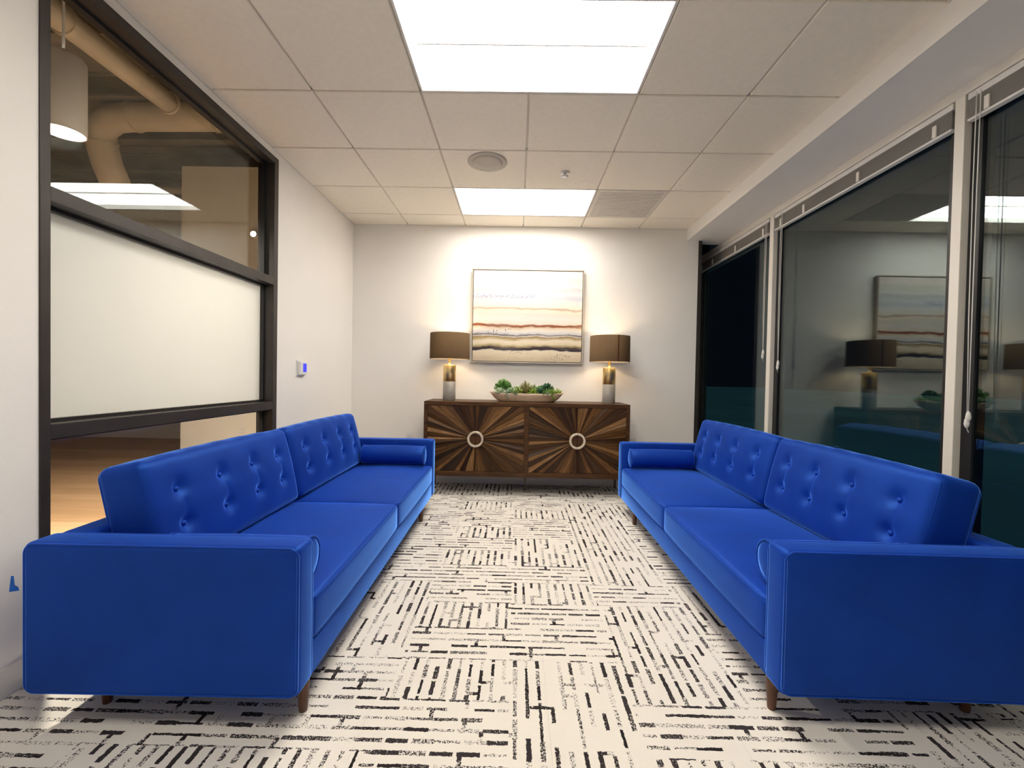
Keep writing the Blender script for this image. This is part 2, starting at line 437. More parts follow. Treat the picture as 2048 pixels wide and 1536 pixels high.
tag(struct(bx('trim_2', (XS, 2.32, YR, 4.70, ZS, HC + .22), M['wall_paint'])), 'painted soffit running along the top of the windows')
bm = bmesh.new(); box(bm, XL, XL + .012, YR, FY0 + .3, 0, .104, .003)
tag(struct(obj('baseboard_left', bm, M['base_paint'])), 'low white baseboard along the partition wall')
bm = bmesh.new(); box(bm, XL + .012, 1.893, YB - .012, YB, 0, .104, .003)
tag(struct(obj('baseboard_back', bm, M['base_paint'])), 'low white baseboard behind the sideboard')

# ---- glazed partition on the left
win = struct(empty('window_1', (XL, FY0, 0))); tag(win, 'dark framed interior glazing with a frosted middle pane')
XF0, XF1 = XL - .115, XL + .006
GX = XL - .088
L_ = lambda b: (b[0] - XL, b[1] - XL, b[2] - FY0, b[3] - FY0, b[4], b[5])
for nm, b in (('post', (XF0, XF1, FY0, FY0 + .036, 0, FZ1)), ('post', (XF0, XF1, FY1 - .05, FY1, 0, FZ1)),
              ('head_rail', (XF0, XF1, FY0 + .036, FY1 - .05, FZ1 - .045, FZ1)), ('rail', (XF0, XF1, FY0 + .036, FY1 - .05, 1.775, 1.83)),
              ('rail', (XF0, XF1, FY0 + .036, FY1 - .05, .88, .936)), ('bottom_rail', (XF0, XF1, FY0 + .036, FY1 - .05, 0, .10))):
    bx(nm, L_(b), M['bronze'], win, .002)
bm = bmesh.new()                                   # glazing beads
for z0, z1 in ((.10, .88), (.936, 1.775), (1.83, FZ1 - .045)):
    y0, y1 = FY0 + .036, FY1 - .05
    for b in ((y0, y1, z0, z0 + .014), (y0, y1, z1 - .014, z1), (y0, y0 + .014, z0 + .014, z1 - .014), (y1 - .014, y1, z0 + .014, z1 - .014)):
        box(bm, *L_((GX + .004, GX + .03, b[0], b[1], b[2], b[3])))
obj('glazing_bead', bm, M['dark_frame'], win)
for z0, z1, mt, lb in ((.10, .88, 'partition_glass', None), (.936, 1.775, 'frosted', 'frosted pane'), (1.83, FZ1 - .045, 'partition_glass', None)):
    o = bx('pane', L_((GX - .006, GX, FY0 + .036, FY1 - .05, z0, z1)), M[mt], win)
    if lb: o['label'] = lb

# ---- window wall on the right (night outside)
MUL = [(-2.51, -2.46), (-.96, -.911), (.591, .64), (2.142, 2.191), (3.70, 3.755), (5.21, 5.26)]
ZH = 2.568                                          # underside of head trim
GXW = 2.213
tag(struct(bx('trim_3', (XW, 2.30, YR, 5.26, ZH, ZS), M['trim_paint'], bev=.002)), 'painted head board above the blinds')
tag(struct(bx('trim_4', (XW - .02, 2.30, YR, 5.26, 0, .07), M['trim_paint'], bev=.002)), 'low sill board below the windows')
for k in range(5):
    w = struct(empty('window_%d' % (6 - k), (GXW, MUL[k][1], .07)))
    y0, y1 = MUL[k][1], MUL[k + 1][0]
    wl = lambda b: (b[0] - GXW, b[1] - GXW, b[2] - y0, b[3] - y0, b[4] - .07, b[5] - .07)
    tag(w, ['tall night window behind the camera side wall', 'tall night window at the rear of the room', 'tall night window with a wand hung from its blind, reflecting a ceiling light',
            'wide night window reflecting the painting and lamp', 'dark night window beside the end of the white wall'][k])
    z0, z1 = .07, ZH
    fw = .052
    for nm, b in (('frame_stile', (y0, y0 + fw, z0, z1)), ('frame_stile', (y1 - fw, y1, z0, z1)), ('frame_rail', (y0 + fw, y1 - fw, z0, z0 + fw)), ('frame_rail', (y0 + fw, y1 - fw, z1 - fw, z1))):
        bx(nm, wl((GXW - .012, GXW + .05, *b)), M['dark_frame'], w, .002)
    bx('pane', wl((GXW, GXW + .008, y0 + fw, y1 - fw, z0 + fw, z1 - fw)), M['window_glass'], w)
    bx('mullion', wl((XW, 2.29, MUL[k + 1][0], MUL[k + 1][1], .07, ZH)), M['trim_paint'], w, .003)

# ---- outside at night
g = bx('ground', (3.5, 230, -150, 420, -5.2, -5.0), M['night_ground']); tag(struct(g), 'dark blue-green ground outside below the windows')

# ================================================================== CEILING FITTINGS
def troffer(j, label, ic=0, offscreen=False):
    y0, y1 = Y0 + T * j, Y0 + T * (j + 1); x0, x1 = X0 + T * (ic - 1), X0 + T * (ic + 1)
    r = tag(empty('ceiling_light_offscreen' if offscreen else 'ceiling_light', ((x0 + x1) / 2, (y0 + y1) / 2, HC)), label, 'light', 'recessed ceiling lights')
    hx, hy = T, T / 2; f = .014
    bm = bmesh.new()
    for b in ((-hx + .003, hx - .003, -hy + .003, -hy + f), (-hx + .003, hx - .003, hy - f, hy - .003), (-hx + .003, -hx + f, -hy + f, hy - f), (hx - f, hx - .003, -hy + f, hy - f)):
        box(bm, *b, -.003, .06)
    obj('frame', bm, M['white_metal'], r)
    bx('center_bar', (-hx + f + .02, hx - f - .02, -.004, .004, .030, .05), M['white_metal'], r)
    bm = bmesh.new(); box(bm, -hx + f, hx - f, -hy + f, hy - f, .08, .09); obj('housing', bm, M['white_metal'], r)
    bm = bmesh.new()
    for s in (-1, 1):
        a, b = (-hy + f, -.006) if s < 0 else (.006, hy - f)
        if not offscreen: bm = bmesh.new()
        n = 6
        prev = None
        for q in range(n + 1):
            t = q / n; y = a + (b - a) * t; z = .040 + .012 * math.sin(PI * t)
            cur = [bm.verts.new((-hx + f + .004, y, z)), bm.verts.new((hx - f - .004, y, z)), bm.verts.new((hx - f - .004, y, z + .004)), bm.verts.new((-hx + f + .004, y, z + .004))]
            if prev:
                for e in range(4): bm.faces.new((prev[e], prev[(e + 1) % 4], cur[(e + 1) % 4], cur[e]))
            else: bm.faces.new(cur[::-1])
            prev = cur
        bm.faces.new(prev)
        if not offscreen: obj('diffuser', bm, M['lens'], r, smooth=True)
    if offscreen: obj('diffuser_offscreen', bm, M['lens'], r, smooth=True)
troffer(2, 'bright recessed ceiling light beside the air vent, closest to the white wall')
troffer(-1, 'bright recessed ceiling light two tiles before the round speaker')
troffer(-4, 'bright recessed ceiling light next in the row, toward the rear wall', offscreen=True)
# air vent tile
x0, y0 = X0 + T, Y0 + 2 * T
v = tag(empty('air_vent', (x0 + T / 2, y0 + T / 2, HC)), 'grey perforated square air vent in the ceiling grid', 'vent')
bm = bmesh.new(); q = T / 2 - .004
for b in ((-q, q, -q, -q + .03), (-q, q, q - .03, q), (-q, -q + .03, -q + .03, q - .03), (q - .03, q, -q + .03, q - .03)): box(bm, *b, -.004, .012)
obj('frame', bm, M['vent_grille'], v)
bx('backing', (-q + .03, q - .03, -q + .03, q - .03, .012, .018), M['dark_void'], v)
for k in range(22):
    yy = -q + .042 + k * (2 * q - .084) / 21
    bx('louver', (-q + .03, q - .03, yy - .009, yy + .009, -.002, .004), M['vent_grille'], v)
# round speaker
s = tag(empty('ceiling_speaker', (-.246, 3.205, HC - .004)), 'round grey speaker grille set in a ceiling tile', 'speaker')
bm = bmesh.new(); lathe(bm, [(.10, .004), (.145, .003), (.146, -.004), (.138, -.007), (.10, -.006)], seg=48, cap=False); obj('rim', bm, M['speaker_grille'], s, smooth=True)
bm = bmesh.new(); lathe(bm, [(.138, -.004), (.08, -.009), (.02, -.011)], seg=48); obj('grille', bm, M['speaker_grille'], s, smooth=True)
# sprinkler
s = tag(empty('sprinkler', (.345, 3.352, HC - .004)), 'small white fire sprinkler under a ceiling tile', 'sprinkler')
bm = bmesh.new(); lathe(bm, [(.034, 0), (.036, -.004), (.03, -.008), (.012, -.009)], seg=24); obj('escutcheon', bm, M['white_metal'], s, smooth=True)
bm = bmesh.new(); lathe(bm, [(.009, -.009), (.009, -.026), (.026, -.027), (.027, -.031)], seg=20); obj('deflector', bm, M['white_metal'], s, smooth=True)

# ================================================================== BLINDS
def blind(k, label, wand=None, far_cord=False, tassel_z=1.3):
    y0, y1 = MUL[k][1] + .012, MUL[k + 1][0] - .012
    r = tag(empty('window_blind', (XW + .012, (y0 + y1) / 2, ZH)), label, 'blind', 'raised window blinds')
    hl = (y1 - y0) / 2
    bx('head_rail', (-.012, .018, -hl, hl, -.036, -.005), M['white_metal'], r, .003)
    bm = bmesh.new()
    for i in range(26):
        z = -.040 - i * .0034; box(bm, -.010 + .001 * (i % 2), .014 + .001 * (i % 2), -hl + .004, hl - .004, z - .0016, z)
    tag(obj('slat_stack', bm, M['blind_metal'], r), kind='stuff')
    bx('bottom_rail', (-.014, .018, -hl + .002, hl - .002, -.141, -.129), M['white_metal'], r, .003)
    for f in (-.88, -.2, .5, .88):
        bx('ladder_clip', (-.018, -.010, hl * f - .011, hl * f + .011, -.128, -.066), M['trim_paint'], r, .002)
    yc = hl - .07 if far_cord else -hl + .055
    yc = {2: hl - .07, 3: hl - .128, 4: -hl + .012}[k]
    tz = tassel_z - ZH
    for d in (0, .018):
        bm = bmesh.new(); tube(bm, [(-.024, yc + d, -.03), (-.026, yc + d, -.5), (-.026, yc + d * .8, tz * .7), (-.026, yc + d * .3, tz)], .0022, seg=5); obj('pull_cord', bm, M['cord'], r, smooth=True)
    for d, zz in ((0, 0), (.006, -.03)):
        bm = bmesh.new(); lathe(bm, [(.003, .026), (.008, .018), (.011, -.004), (.007, -.020), (.002, -.024)], c=(-.026, yc + d, tz + zz), seg=10); obj('tassel', bm, M['cord'], r, smooth=True)
    bm = bmesh.new(); tube(bm, [(-.026, yc, tz - .01), (-.026, yc + .012, tz - .04), (-.026, yc - .004, tz - .075)], .002, seg=5); obj('cord_tail', bm, M['cord'], r, smooth=True)
    if wand:
        bm = bmesh.new(); tube(bm, [(-.024, yc + wand, -.03), (-.026, yc + wand, -.08), (-.026, yc + wand, -1.5)], .004, seg=6); obj('tilt_wand', bm, M['plastic_white'], r, smooth=True)
blind(4, 'raised blind on the dark window beside the end of the white wall', tassel_z=1.40)
blind(3, 'raised blind on the wide window that reflects the painting', tassel_z=1.30)
blind(2, 'raised blind on the window that reflects a ceiling light', tassel_z=1.0)

# ================================================================== SOFAS
LS, DS = 2.385, .87
def sofa(name, loc, rz, mat, label, legs, near_first):
    r = tag(empty(name, loc, rz), label, 'sofa', 'facing velvet sofas')
    V = M[mat]
    # base rail
    o = obj('base', soft_box(LS - .2, DS - .03, .118, .008, 4, 4, 1), V, r, (LS / 2, DS / 2 - .008, .179), smooth=True)
    # arms with piping round both faces
    for a in (.0525, LS - .0525):
        arm = obj('arm', soft_box(.105, DS, .48, .020, 1, 8, 6, lambda w: Vector((w.x * (1 + .05 * (1 - (w.y / .44) ** 2) * (1 - (w.z / .25) ** 2)), w.y, w.z))), V, r, (a, DS / 2, .36), smooth=True)
        for s in (-1, 1):
            bm = bmesh.new(); tube(bm, [(s * .0475, y, z) for y, z in rrect(DS - .011, .48 - .011, .028, 5)], .0042, True, 6)
            obj('piping', bm, V, arm, smooth=True)
    # back frame
    obj('back_frame', soft_box(LS - .208, .10, .475, .02, 6, 1, 3), V, r, (LS / 2, DS - .052, .358), smooth=True)
    # seat cushions
    sw = (LS - .214) / 2; sd_ = .675; sh = .147
    for k in range(2):
        def puff(w):
            u = max(0, 1 - (w.x / (sw / 2)) ** 2) * max(0, 1 - (w.y / (sd_ / 2)) ** 2)
            f = max(0, 1 - (w.x / (sw / 2)) ** 4)
            return Vector((w.x, w.y - (.008 * f if w.y < -sd_ / 2 + .03 else 0), w.z + (.030 * u ** .6 if w.z > 0 else 0)))
        c = obj('seat_cushion', soft_box(sw - .006, sd_, sh, .022, 24, 16, 4, puff), V, r, (.107 + sw * (k + .5), sd_ / 2 + .004, .2385 + sh / 2), smooth=True)
        for z, rr in ((sh / 2 - .0065, .0045), (-sh / 2 + .0065, .004)):
            bm = bmesh.new()
            pth = densify([Vector((x, y, z)) for x, y in rrect(sw - .006 - .013, sd_ - .013, .022, 4)], .04)
            pth = [Vector((p.x, p.y - (.008 * max(0, 1 - (p.x / (sw / 2)) ** 4) if p.y < -sd_ / 2 + .03 else 0), p.z)) for p in pth]
            tube(bm, pth, rr, True, 6); obj('piping', bm, V, c, smooth=True)
    # tufted back cushions
    ch, ct = .425, .165
    spans = ((.185, 1.183), (1.190, 2.270))
    if not near_first: spans = tuple((LS - b, LS - a) for a, b in spans)
    for a0, a1 in spans:
        cw = a1 - a0 - .006
        bx_ = [cw * (q - .5) for q in (.14, .375, .61, .845)]
        if not near_first: bx_ = [-q for q in bx_]
        btn = [(x, z) for x in bx_ for z in (.075, -.06)]
        def tuft(w):
            u = max(0, 1 - (2 * w.x / cw) ** 2); v_ = max(0, 1 - (2 * w.z / ch) ** 2)
            y = w.y; z = w.z
            if w.y < 0:
                puffy = .040 * (u ** .45) * (v_ ** .6); dm = 0
                for x_, z_ in btn:
                    d2 = (w.x - x_) ** 2 + (w.z - z_) ** 2
                    dm = max(dm, .024 * math.exp(-d2 / .0009) + .007 * math.exp(-d2 / .006))
                for x_ in bx_:
                    if -.06 < w.z < .075: dm = max(dm, .009 * math.exp(-((w.x - x_ - .012 * math.sin((w.z + .06) / .135 * PI)) / .010) ** 2) + .006 * math.exp(-((w.x - x_) / .05) ** 2))
                    elif w.z >= .075: dm = max(dm, .006 * math.exp(-((w.x - x_) / .012) ** 2) * (1 - (w.z - .075) / .14))
                y = w.y - puffy * (1 if w.y < -.03 else .4) + dm * (1 if w.y < -.03 else 0)
            else: y = w.y + .012 * u * v_
            if w.z > .1: z = w.z + .010 * u - .0015 * math.sin(w.x * 40) * (1 if w.y < 0 else .3)
            return Vector((w.x, y, z))
        tilt = math.radians(-13)
        c = obj('back_cushion', soft_box(cw, ct, ch, .035, int(cw / .0125), 5, 30, tuft), V, r, ((a0 + a1) / 2, .705, .597), (tilt, 0, 0), smooth=True)
        for s in (-1, 1):
            bm = bmesh.new()
            pth = [tuft(Vector((x, s * (ct / 2 - .008), z))) + Vector((0, -.002 * (s < 0), 0)) for x, z in [(p.x, p.y) for p in densify([Vector((x, z, 0)) for x, z in rrect(cw - .020, ch - .020, .035, 5)], .03)]]
            pth = [Vector((p.x, s * (ct / 2 - .0095), p.z)) for p in pth]
            tube(bm, pth, .0045, True, 6); obj('piping', bm, V, c, smooth=True)
        for x_, z_ in btn:
            p = tuft(Vector((x_, -ct / 2, z_)))
            bm = bmesh.new(); bmesh.ops.create_icosphere(bm, subdivisions=2, radius=.0115)
            for q in bm.verts: q.co.y *= .75
            obj('button', bm, V, c, (p.x, p.y - .004, p.z), smooth=True)
    # tapered wooden legs
    for a, b in legs:
        bm = bmesh.new(); lathe(bm, [(.0125, 0), (.014, .003), (.021, .12), (.021, .123)], seg=20)
        obj('leg', bm, M['leg_wood'], r, (a, b, 0), smooth=True)
    return r
SL = ((-.668, 1.325, 0), math.radians(90.6))
SR = ((.912, 3.775, 0), math.radians(-90.7))
sofa('velvet_sofa', *SL, 'velvet', 'royal blue velvet sofa along the glazed partition wall', [(.11, .035), (.13, .72), (2.02, .04), (2.1, .75)], True)
sofa('velvet_sofa', *SR, 'velvet', 'royal blue velvet sofa along the dark windows', [(LS - .11, .035), (LS - .13, .72), (.40, .045), (.3, .75)], False)
def bolster(S, a, mat, label):
    loc, rz = S; ln, rad = .50, .074
    m = Matrix.Translation(Vector(loc)) @ Matrix.Rotation(rz, 4, 'Z')
    p = m @ Vector((a, .055 + ln / 2, .414 + rad))
    r = tag(empty('bolster_pillow', p, rz), label, 'pillow', 'bolster pillows on the sofas')
    prof = [(.001, -ln / 2 - .010), (.03, -ln / 2 - .009), (.055, -ln / 2 - .005), (rad - .004, -ln / 2), (rad, -ln / 2 + .008)] + [(rad + .003 * math.sin(PI * q / 8), -ln / 2 + .008 + (ln - .016) * q / 8) for q in range(1, 8)] + [(rad, ln / 2 - .008), (rad - .004, ln / 2), (.055, ln / 2 + .005), (.03, ln / 2 + .009), (.001, ln / 2 + .010)]
    bm = bmesh.new(); lathe(bm, prof, seg=32); body = obj('pillow_body', bm, M[mat], r, rot=(PI / 2, 0, 0), smooth=True)
    for s in (-1, 1):
        bm = bmesh.new(); tube(bm, [(rad * math.cos(2 * PI * k / 28), rad * math.sin(2 * PI * k / 28), s * ln / 2) for k in range(28)], .0045, True, 6); obj('piping', bm, M[mat], body, smooth=True)
bolster(SL, LS - .105 - .085, 'velvet', 'royal blue bolster pillow on the partition-side sofa, at the arm next to the sideboard')
bolster(SL, .105 + .085, 'velvet', 'royal blue bolster pillow on the partition-side sofa, tucked behind the arm away from the sideboard')
bolster(SR, .105 + .085, 'velvet', 'royal blue bolster pillow on the window-side sofa, at the arm next to the sideboard')
bolster(SR, LS - .105 - .085, 'velvet', 'royal blue bolster pillow with its round end showing, on the window-side sofa')

# ================================================================== SIDEBOARD
CX0, CX1, CY0, CY1, CZ0, CZ1 = -.881, 1.092, 4.10, 4.535, .182, .90
CXM = (CX0 + CX1) / 2
cr = tag(empty('sideboard', (CXM, CY0, 0)), 'dark wooden sideboard with carved sunburst doors and pale ring handles', 'sideboard')
W2 = (CX1 - CX0) / 2; DP = CY1 - CY0
bx('top', (-W2, W2, 0, DP, CZ1 - .038, CZ1), M['walnut'], cr, .003)
bx('side_panel', (-W2, -W2 + .034, 0, DP, CZ0, CZ1 - .038), M['walnut'], cr, .002)
bx('side_panel', (W2 - .034, W2, 0, DP, CZ0, CZ1 - .038), M['walnut'], cr, .002)
bx('bottom_rail', (-W2 + .034, W2 - .034, 0, DP, CZ0, CZ0 + .05), M['walnut'], cr, .002)
bx('center_stile', (-.022, .022, .004, .03, CZ0 + .05, CZ1 - .038), M['walnut'], cr, .002)
bx('back_panel', (-W2 + .034, W2 - .034, DP - .012, DP, CZ0 + .05, CZ1 - .038), M['walnut'], cr)
for x, y in ((0, .23), (-W2 + .04, .04), (W2 - .04, .04), (-W2 + .04, DP - .04), (W2 - .04, DP - .04)):
    bm = bmesh.new(); box(bm, x - .011, x + .011, y - .011, y + .011, 0, CZ0 + .002, .002); obj('leg', bm, M['leg_metal'], cr)
def ray_to_rect(cx, cz, ang, x0, x1, z0, z1):
    dx, dz = math.cos(ang), math.sin(ang); t = 1e9
    if dx > 1e-9: t = min(t, (x1 - cx) / dx)
    if dx < -1e-9: t = min(t, (x0 - cx) / dx)
    if dz > 1e-9: t = min(t, (z1 - cz) / dz)
    if dz < -1e-9: t = min(t, (z0 - cz) / dz)
    return (cx + dx * t, cz + dz * t)
DZ0, DZ1 = CZ0 + .052, CZ1 - .040
rng = random.Random(21)
for (px0, px1) in ((-W2 + .036, -.024), (.024, W2 - .036)):
    cx = (px0 + px1) / 2; cz = (DZ0 + DZ1) / 2 - .003
    # one set of carved rays over the pair of doors, cut at the split between them
    cuts = [PI / 2]
    while cuts[-1] < 2.5 * PI - .10:
        a = cuts[-1]
        st = rng.choice((.06, .075, .09, .11)) if abs(math.cos(a)) > .8 else rng.choice((.09, .12, .15))
        if a < 1.5 * PI < a + st + .05: st = 1.5 * PI - a
        cuts.append(a + st)
    cuts[-1] = 2.5 * PI
    for side in (-1, 1):
        dx0, dx1 = (px0, cx - .0012) if side < 0 else (cx + .0012, px1)
        door = bx('door', (dx0, dx1, .016, .032, DZ0, DZ1), M['walnut'], cr)
        sel = [(a, b) for a, b in zip(cuts, cuts[1:]) if (math.cos((a + b) / 2) < 0) == (side < 0)]
        for a, b in sel:
            r0 = .030; g_ = .006
            a2, b2 = a + g_ * .6, b - g_ * .6
            pa, pb = ray_to_rect(cx, cz, a2, dx0, dx1, DZ0, DZ1), ray_to_rect(cx, cz, b2, dx0, dx1, DZ0, DZ1)
            poly = [(cx + r0 * math.cos(a2), cz + r0 * math.sin(a2)), pa]
            for qx, qz in ((dx0, DZ0), (dx1, DZ0), (dx0, DZ1), (dx1, DZ1)):        # corner inside the wedge
                an = math.atan2(qz - cz, qx - cx)
                for kk in (0, 2 * PI):
                    if a2 < an + kk < b2: poly.append((qx, qz))
            poly += [pb, (cx + r0 * math.cos(b2), cz + r0 * math.sin(b2))]
            lo, hi = rng.choice(((.003, .015), (.015, .003), (.004, .016), (.010, .006), (.008, .012)))
            am = (a2 + b2) / 2
            bm = bmesh.new(); bk, fr_ = [], []
            for x_, z_ in poly:
                an = math.atan2(z_ - cz, x_ - cx)
                while an < a2 - .3: an += 2 * PI
                t = max(0, min(1, (an - a2) / max(1e-6, b2 - a2)))
                rr = math.hypot(x_ - cx, z_ - cz)
                hgt = (lo + (hi - lo) * t) * min(1, .35 + rr / .25)
                x_ = max(dx0, min(dx1, x_))
                bk.append(bm.verts.new((x_, .0165, z_))); fr_.append(bm.verts.new((x_, .016 - hgt, z_)))
            bm.faces.new(fr_); bm.faces.new(bk[::-1]); n = len(poly)
            for k in range(n): bm.faces.new((fr_[k], bk[k], bk[(k + 1) % n], fr_[(k + 1) % n]))
            uv = bm.loops.layers.uv.new('grain')                      # grain runs along the ray
            ca, sa = math.cos(am), math.sin(am); off = rng.uniform(0, 9)
            for f in bm.faces:
                for lp in f.loops:
                    dx_, dz_ = lp.vert.co.x - cx, lp.vert.co.z - cz
                    lp[uv].uv = (dx_ * ca + dz_ * sa + off, -dx_ * sa + dz_ * ca + lp.vert.co.y + off)
            obj('carved_slat', bm, M['walnut_slat'], door)
        # half ring handle
        bm = bmesh.new(); n = 20; ro, ri = .077, .057
        prev = None
        for k in range(n + 1):
            a = (PI / 2 + .02) + (PI - .04) * k / n
            if side > 0: a = (-PI / 2 + .02) + (PI - .04) * k / n
            ring = []
            for rr, yy in ((ri, .006), (ri, -.020), (ri + .004, -.024), (ro - .004, -.024), (ro, -.020), (ro, .006)):
                ring.append(bm.verts.new((cx + rr * math.cos(a), yy, cz + rr * math.sin(a))))
            if prev:
                for e in range(6): bm.faces.new((prev[e], prev[(e + 1) % 6], ring[(e + 1) % 6], ring[e]))
            else: bm.faces.new(ring[::-1])
            prev = ring
        bm.faces.new(prev)
        o = obj('ring_handle', bm, M['ring_wood'], door); o['label'] = 'pale half-ring handle'
        bm = bmesh.new(); n = 14
        pts = [(cx + .055 * math.cos((PI / 2 if side < 0 else -PI / 2) + PI * k / n), cz + .055 * math.sin((PI / 2 if side < 0 else -PI / 2) + PI * k / n)) for k in range(n + 1)]
        pts = [(min(x, cx - .0012) if side < 0 else max(x, cx + .0012), z) for x, z in pts]
        f_ = [bm.verts.new((x, -.002, z)) for x, z in pts]; b_ = [bm.verts.new((x, .0165, z)) for x, z in pts]
        bm.faces.new(f_); bm.faces.new(b_[::-1])
        for k in range(len(pts)): bm.faces.new((f_[k], b_[k], b_[(k + 1) % len(pts)], f_[(k + 1) % len(pts)]))
        obj('center_disc', bm, M['walnut'], door)

# ================================================================== TABLE LAMPS
def lamp(x, y, seam, label):
    r = tag(empty('table_lamp', (x, y, CZ1)), label, 'lamp', 'pair of table lamps on the sideboard')
    R_ = .063
    bm = bmesh.new(); lathe(bm, [(R_ - .002, 0), (R_, .002), (R_, .190)], seg=40); obj('stone_base', bm, M['marble'], r, smooth=False).data.polygons.foreach_set('use_smooth', [len(p.vertices) == 4 for p in r.children[-1].data.polygons])
    bm = bmesh.new(); lathe(bm, [(R_, .190), (R_, .352), (R_ - .003, .356), (.012, .358), (.012, .40), (.016, .402), (.016, .43)], seg=40); o = obj('brass_column', bm, M['brass'], r, smooth=False)
    o.data.polygons.foreach_set('use_smooth', [len(p.vertices) == 4 and abs(p.normal.z) < .5 for p in o.data.polygons])
    rb, rt, zb, zt = .198, .196, .412, .668
    bm = bmesh.new(); lathe(bm, [(rb, zb), (rt, zt), (rt - .004, zt), (rb - .004, zb), (rb, zb)], seg=64, cap=False); sh = obj('shade', bm, M['shade'], r, smooth=False)
    sh.data.polygons.foreach_set('use_smooth', [abs(p.normal.z) < .5 for p in sh.data.polygons])
    bm = bmesh.new(); lathe(bm, [(rb - .0045, zb + .001), (rt - .0045, zt - .001), (rt - .006, zt - .001), (rb - .006, zb + .001), (rb - .0045, zb + .001)], seg=64, cap=False); obj('liner', bm, M['liner'], sh, smooth=True)
    if seam:
        a = math.radians(-78); bm = bmesh.new(); box(bm, -.006, .006, -.0018, 0, zb, zt)
        o = obj('seam', bm, M['leg_wood'], sh, (rb * math.cos(a), rb * math.sin(a), 0), (0, 0, a + PI / 2))
    bm = bmesh.new()
    for k in range(3):
        a = 2 * PI * k / 3 + .4; tube(bm, [(0, 0, zt - .012), ((rt - .005) * math.cos(a), (rt - .005) * math.sin(a), zt - .012)], .0018, seg=5)
    lathe(bm, [(.004, zt - .014), (.004, zt + .004), (.009, zt + .009), (.007, zt + .018), (.002, zt + .022)], seg=14); obj('finial', bm, M['brass'], r, smooth=True)
    bm = bmesh.new(); bmesh.ops.create_uvsphere(bm, u_segments=16, v_segments=10, radius=.028)
    for q in bm.verts: q.co.z *= 1.25
    obj('bulb', bm, M['bulb'], r, (0, 0, .475), smooth=True)
    ld = bpy.data.lights.new('lamp_glow', 'POINT'); ld.energy = LAMP_W; ld.color = (1, .73, .45); ld.shadow_soft_size = .03
    lo = bpy.data.objects.new('lamp_glow', ld); COL.objects.link(lo); lo.parent = r; lo.location = (0, 0, .555)
lamp(-.672, 4.30, False, 'brass and stone table lamp with a plain drum shade, standing nearer the thermostat wall')
lamp(.926, 4.30, True, 'brass and stone table lamp with a dark seam down its drum shade, nearer the windows')

# ================================================================== SUCCULENT BOWL
BX, BY, BZ = .104, 4.29, CZ1
bowl = tag(empty('succulent_planter', (BX, BY, BZ)), 'long boat-shaped pale wooden bowl planted with mixed succulents on the sideboard', 'planter')
def boat(t, a, inset=0):
    # t 0..1 from foot to rim; a angle round
    lx = (.265 + .107 * t ** .75) - inset; ly = (.075 + .045 * t ** .7) - inset
    c, s_ = math.cos(a), math.sin(a)
    e = .62
    x = lx * math.copysign(abs(c) ** e, c); y = ly * math.copysign(abs(s_) ** .85, s_)
    z = .086 * t + (.010 * (abs(x) / .372) ** 3 if t > .5 else 0)
    return x, y, z
bm = bmesh.new(); seg = 56; rings = []
for t, ins in [(0, 0), (.12, 0), (.3, 0), (.5, 0), (.75, 0), (1, 0), (1, .010), (.8, .012), (.66, .014)]:
    rings.append([bm.verts.new(boat(t, 2 * PI * k / seg, ins)) for k in range(seg)])
for a, b in zip(rings, rings[1:]):
    for k in range(seg): bm.faces.new((a[k], a[(k + 1) % seg], b[(k + 1) % seg], b[k]))
bm.faces.new(rings[0][::-1]); obj('bowl_shell', bm, M['bowl_wood'], bowl, smooth=True)
bm = bmesh.new()
top = [bm.verts.new(Vector(boat(.70, 2 * PI * k / seg, .016))) for k in range(seg)]; c_ = bm.verts.new((0, 0, .072))
for k in range(seg): bm.faces.new((top[k], top[(k + 1) % seg], c_))
o = obj('soil', bm, M['soil'], bowl, smooth=True)
def leaf(bm, base, d, ln, w, curl=.3, th=.35):
    d = Vector(d).normalized(); s = d.cross(Vector((0, 0, 1)))
    s = s.normalized() if s.length > .05 else Vector((1, 0, 0))
    n = s.cross(d).normalized(); rows = []
    for t, ww in ((0, .35), (.35, .85), (.7, 1.0), (.9, .6)):
        c = base + d * ln * t + n * curl * ln * t * t
        rows.append([bm.verts.new(c - s * w * ww / 2), bm.verts.new(c - n * w * ww * th), bm.verts.new(c + s * w * ww / 2), bm.verts.new(c + n * w * ww * th * .4)])
    tip = bm.verts.new(base + d * ln + n * curl * ln)
    for a, b in zip(rows, rows[1:]):
        for k in range(4): bm.faces.new((a[k], a[(k + 1) % 4], b[(k + 1) % 4], b[k]))
    for k in range(4): bm.faces.new((rows[-1][k], rows[-1][(k + 1) % 4], tip))
    bm.faces.new(rows[0][::-1])
prg = random.Random(5)
def rosette(bm, r, layers=4, n0=9, w=.4):
    for L in range(layers):
        el = math.radians(12 + 68 * L / max(1, layers - 1)); ln = r * (1 - .16 * L); n = max(4, n0 - L)
        for k in range(n):
            a = 2 * PI * k / n + L * .5
            leaf(bm, Vector((0, 0, .006 * L)), (math.cos(a) * math.cos(el), math.sin(a) * math.cos(el), math.sin(el)), ln, r * w, .12)
def aloe(bm, r, n=20):
    for k in range(n):
        a = k * 2.4; el = math.radians(20 + 65 * k / n)
        leaf(bm, Vector((0, 0, 0)), (math.cos(a) * math.cos(el), math.sin(a) * math.cos(el), math.sin(el)), r * prg.uniform(.9, 1.15), r * .15, .10, .5)
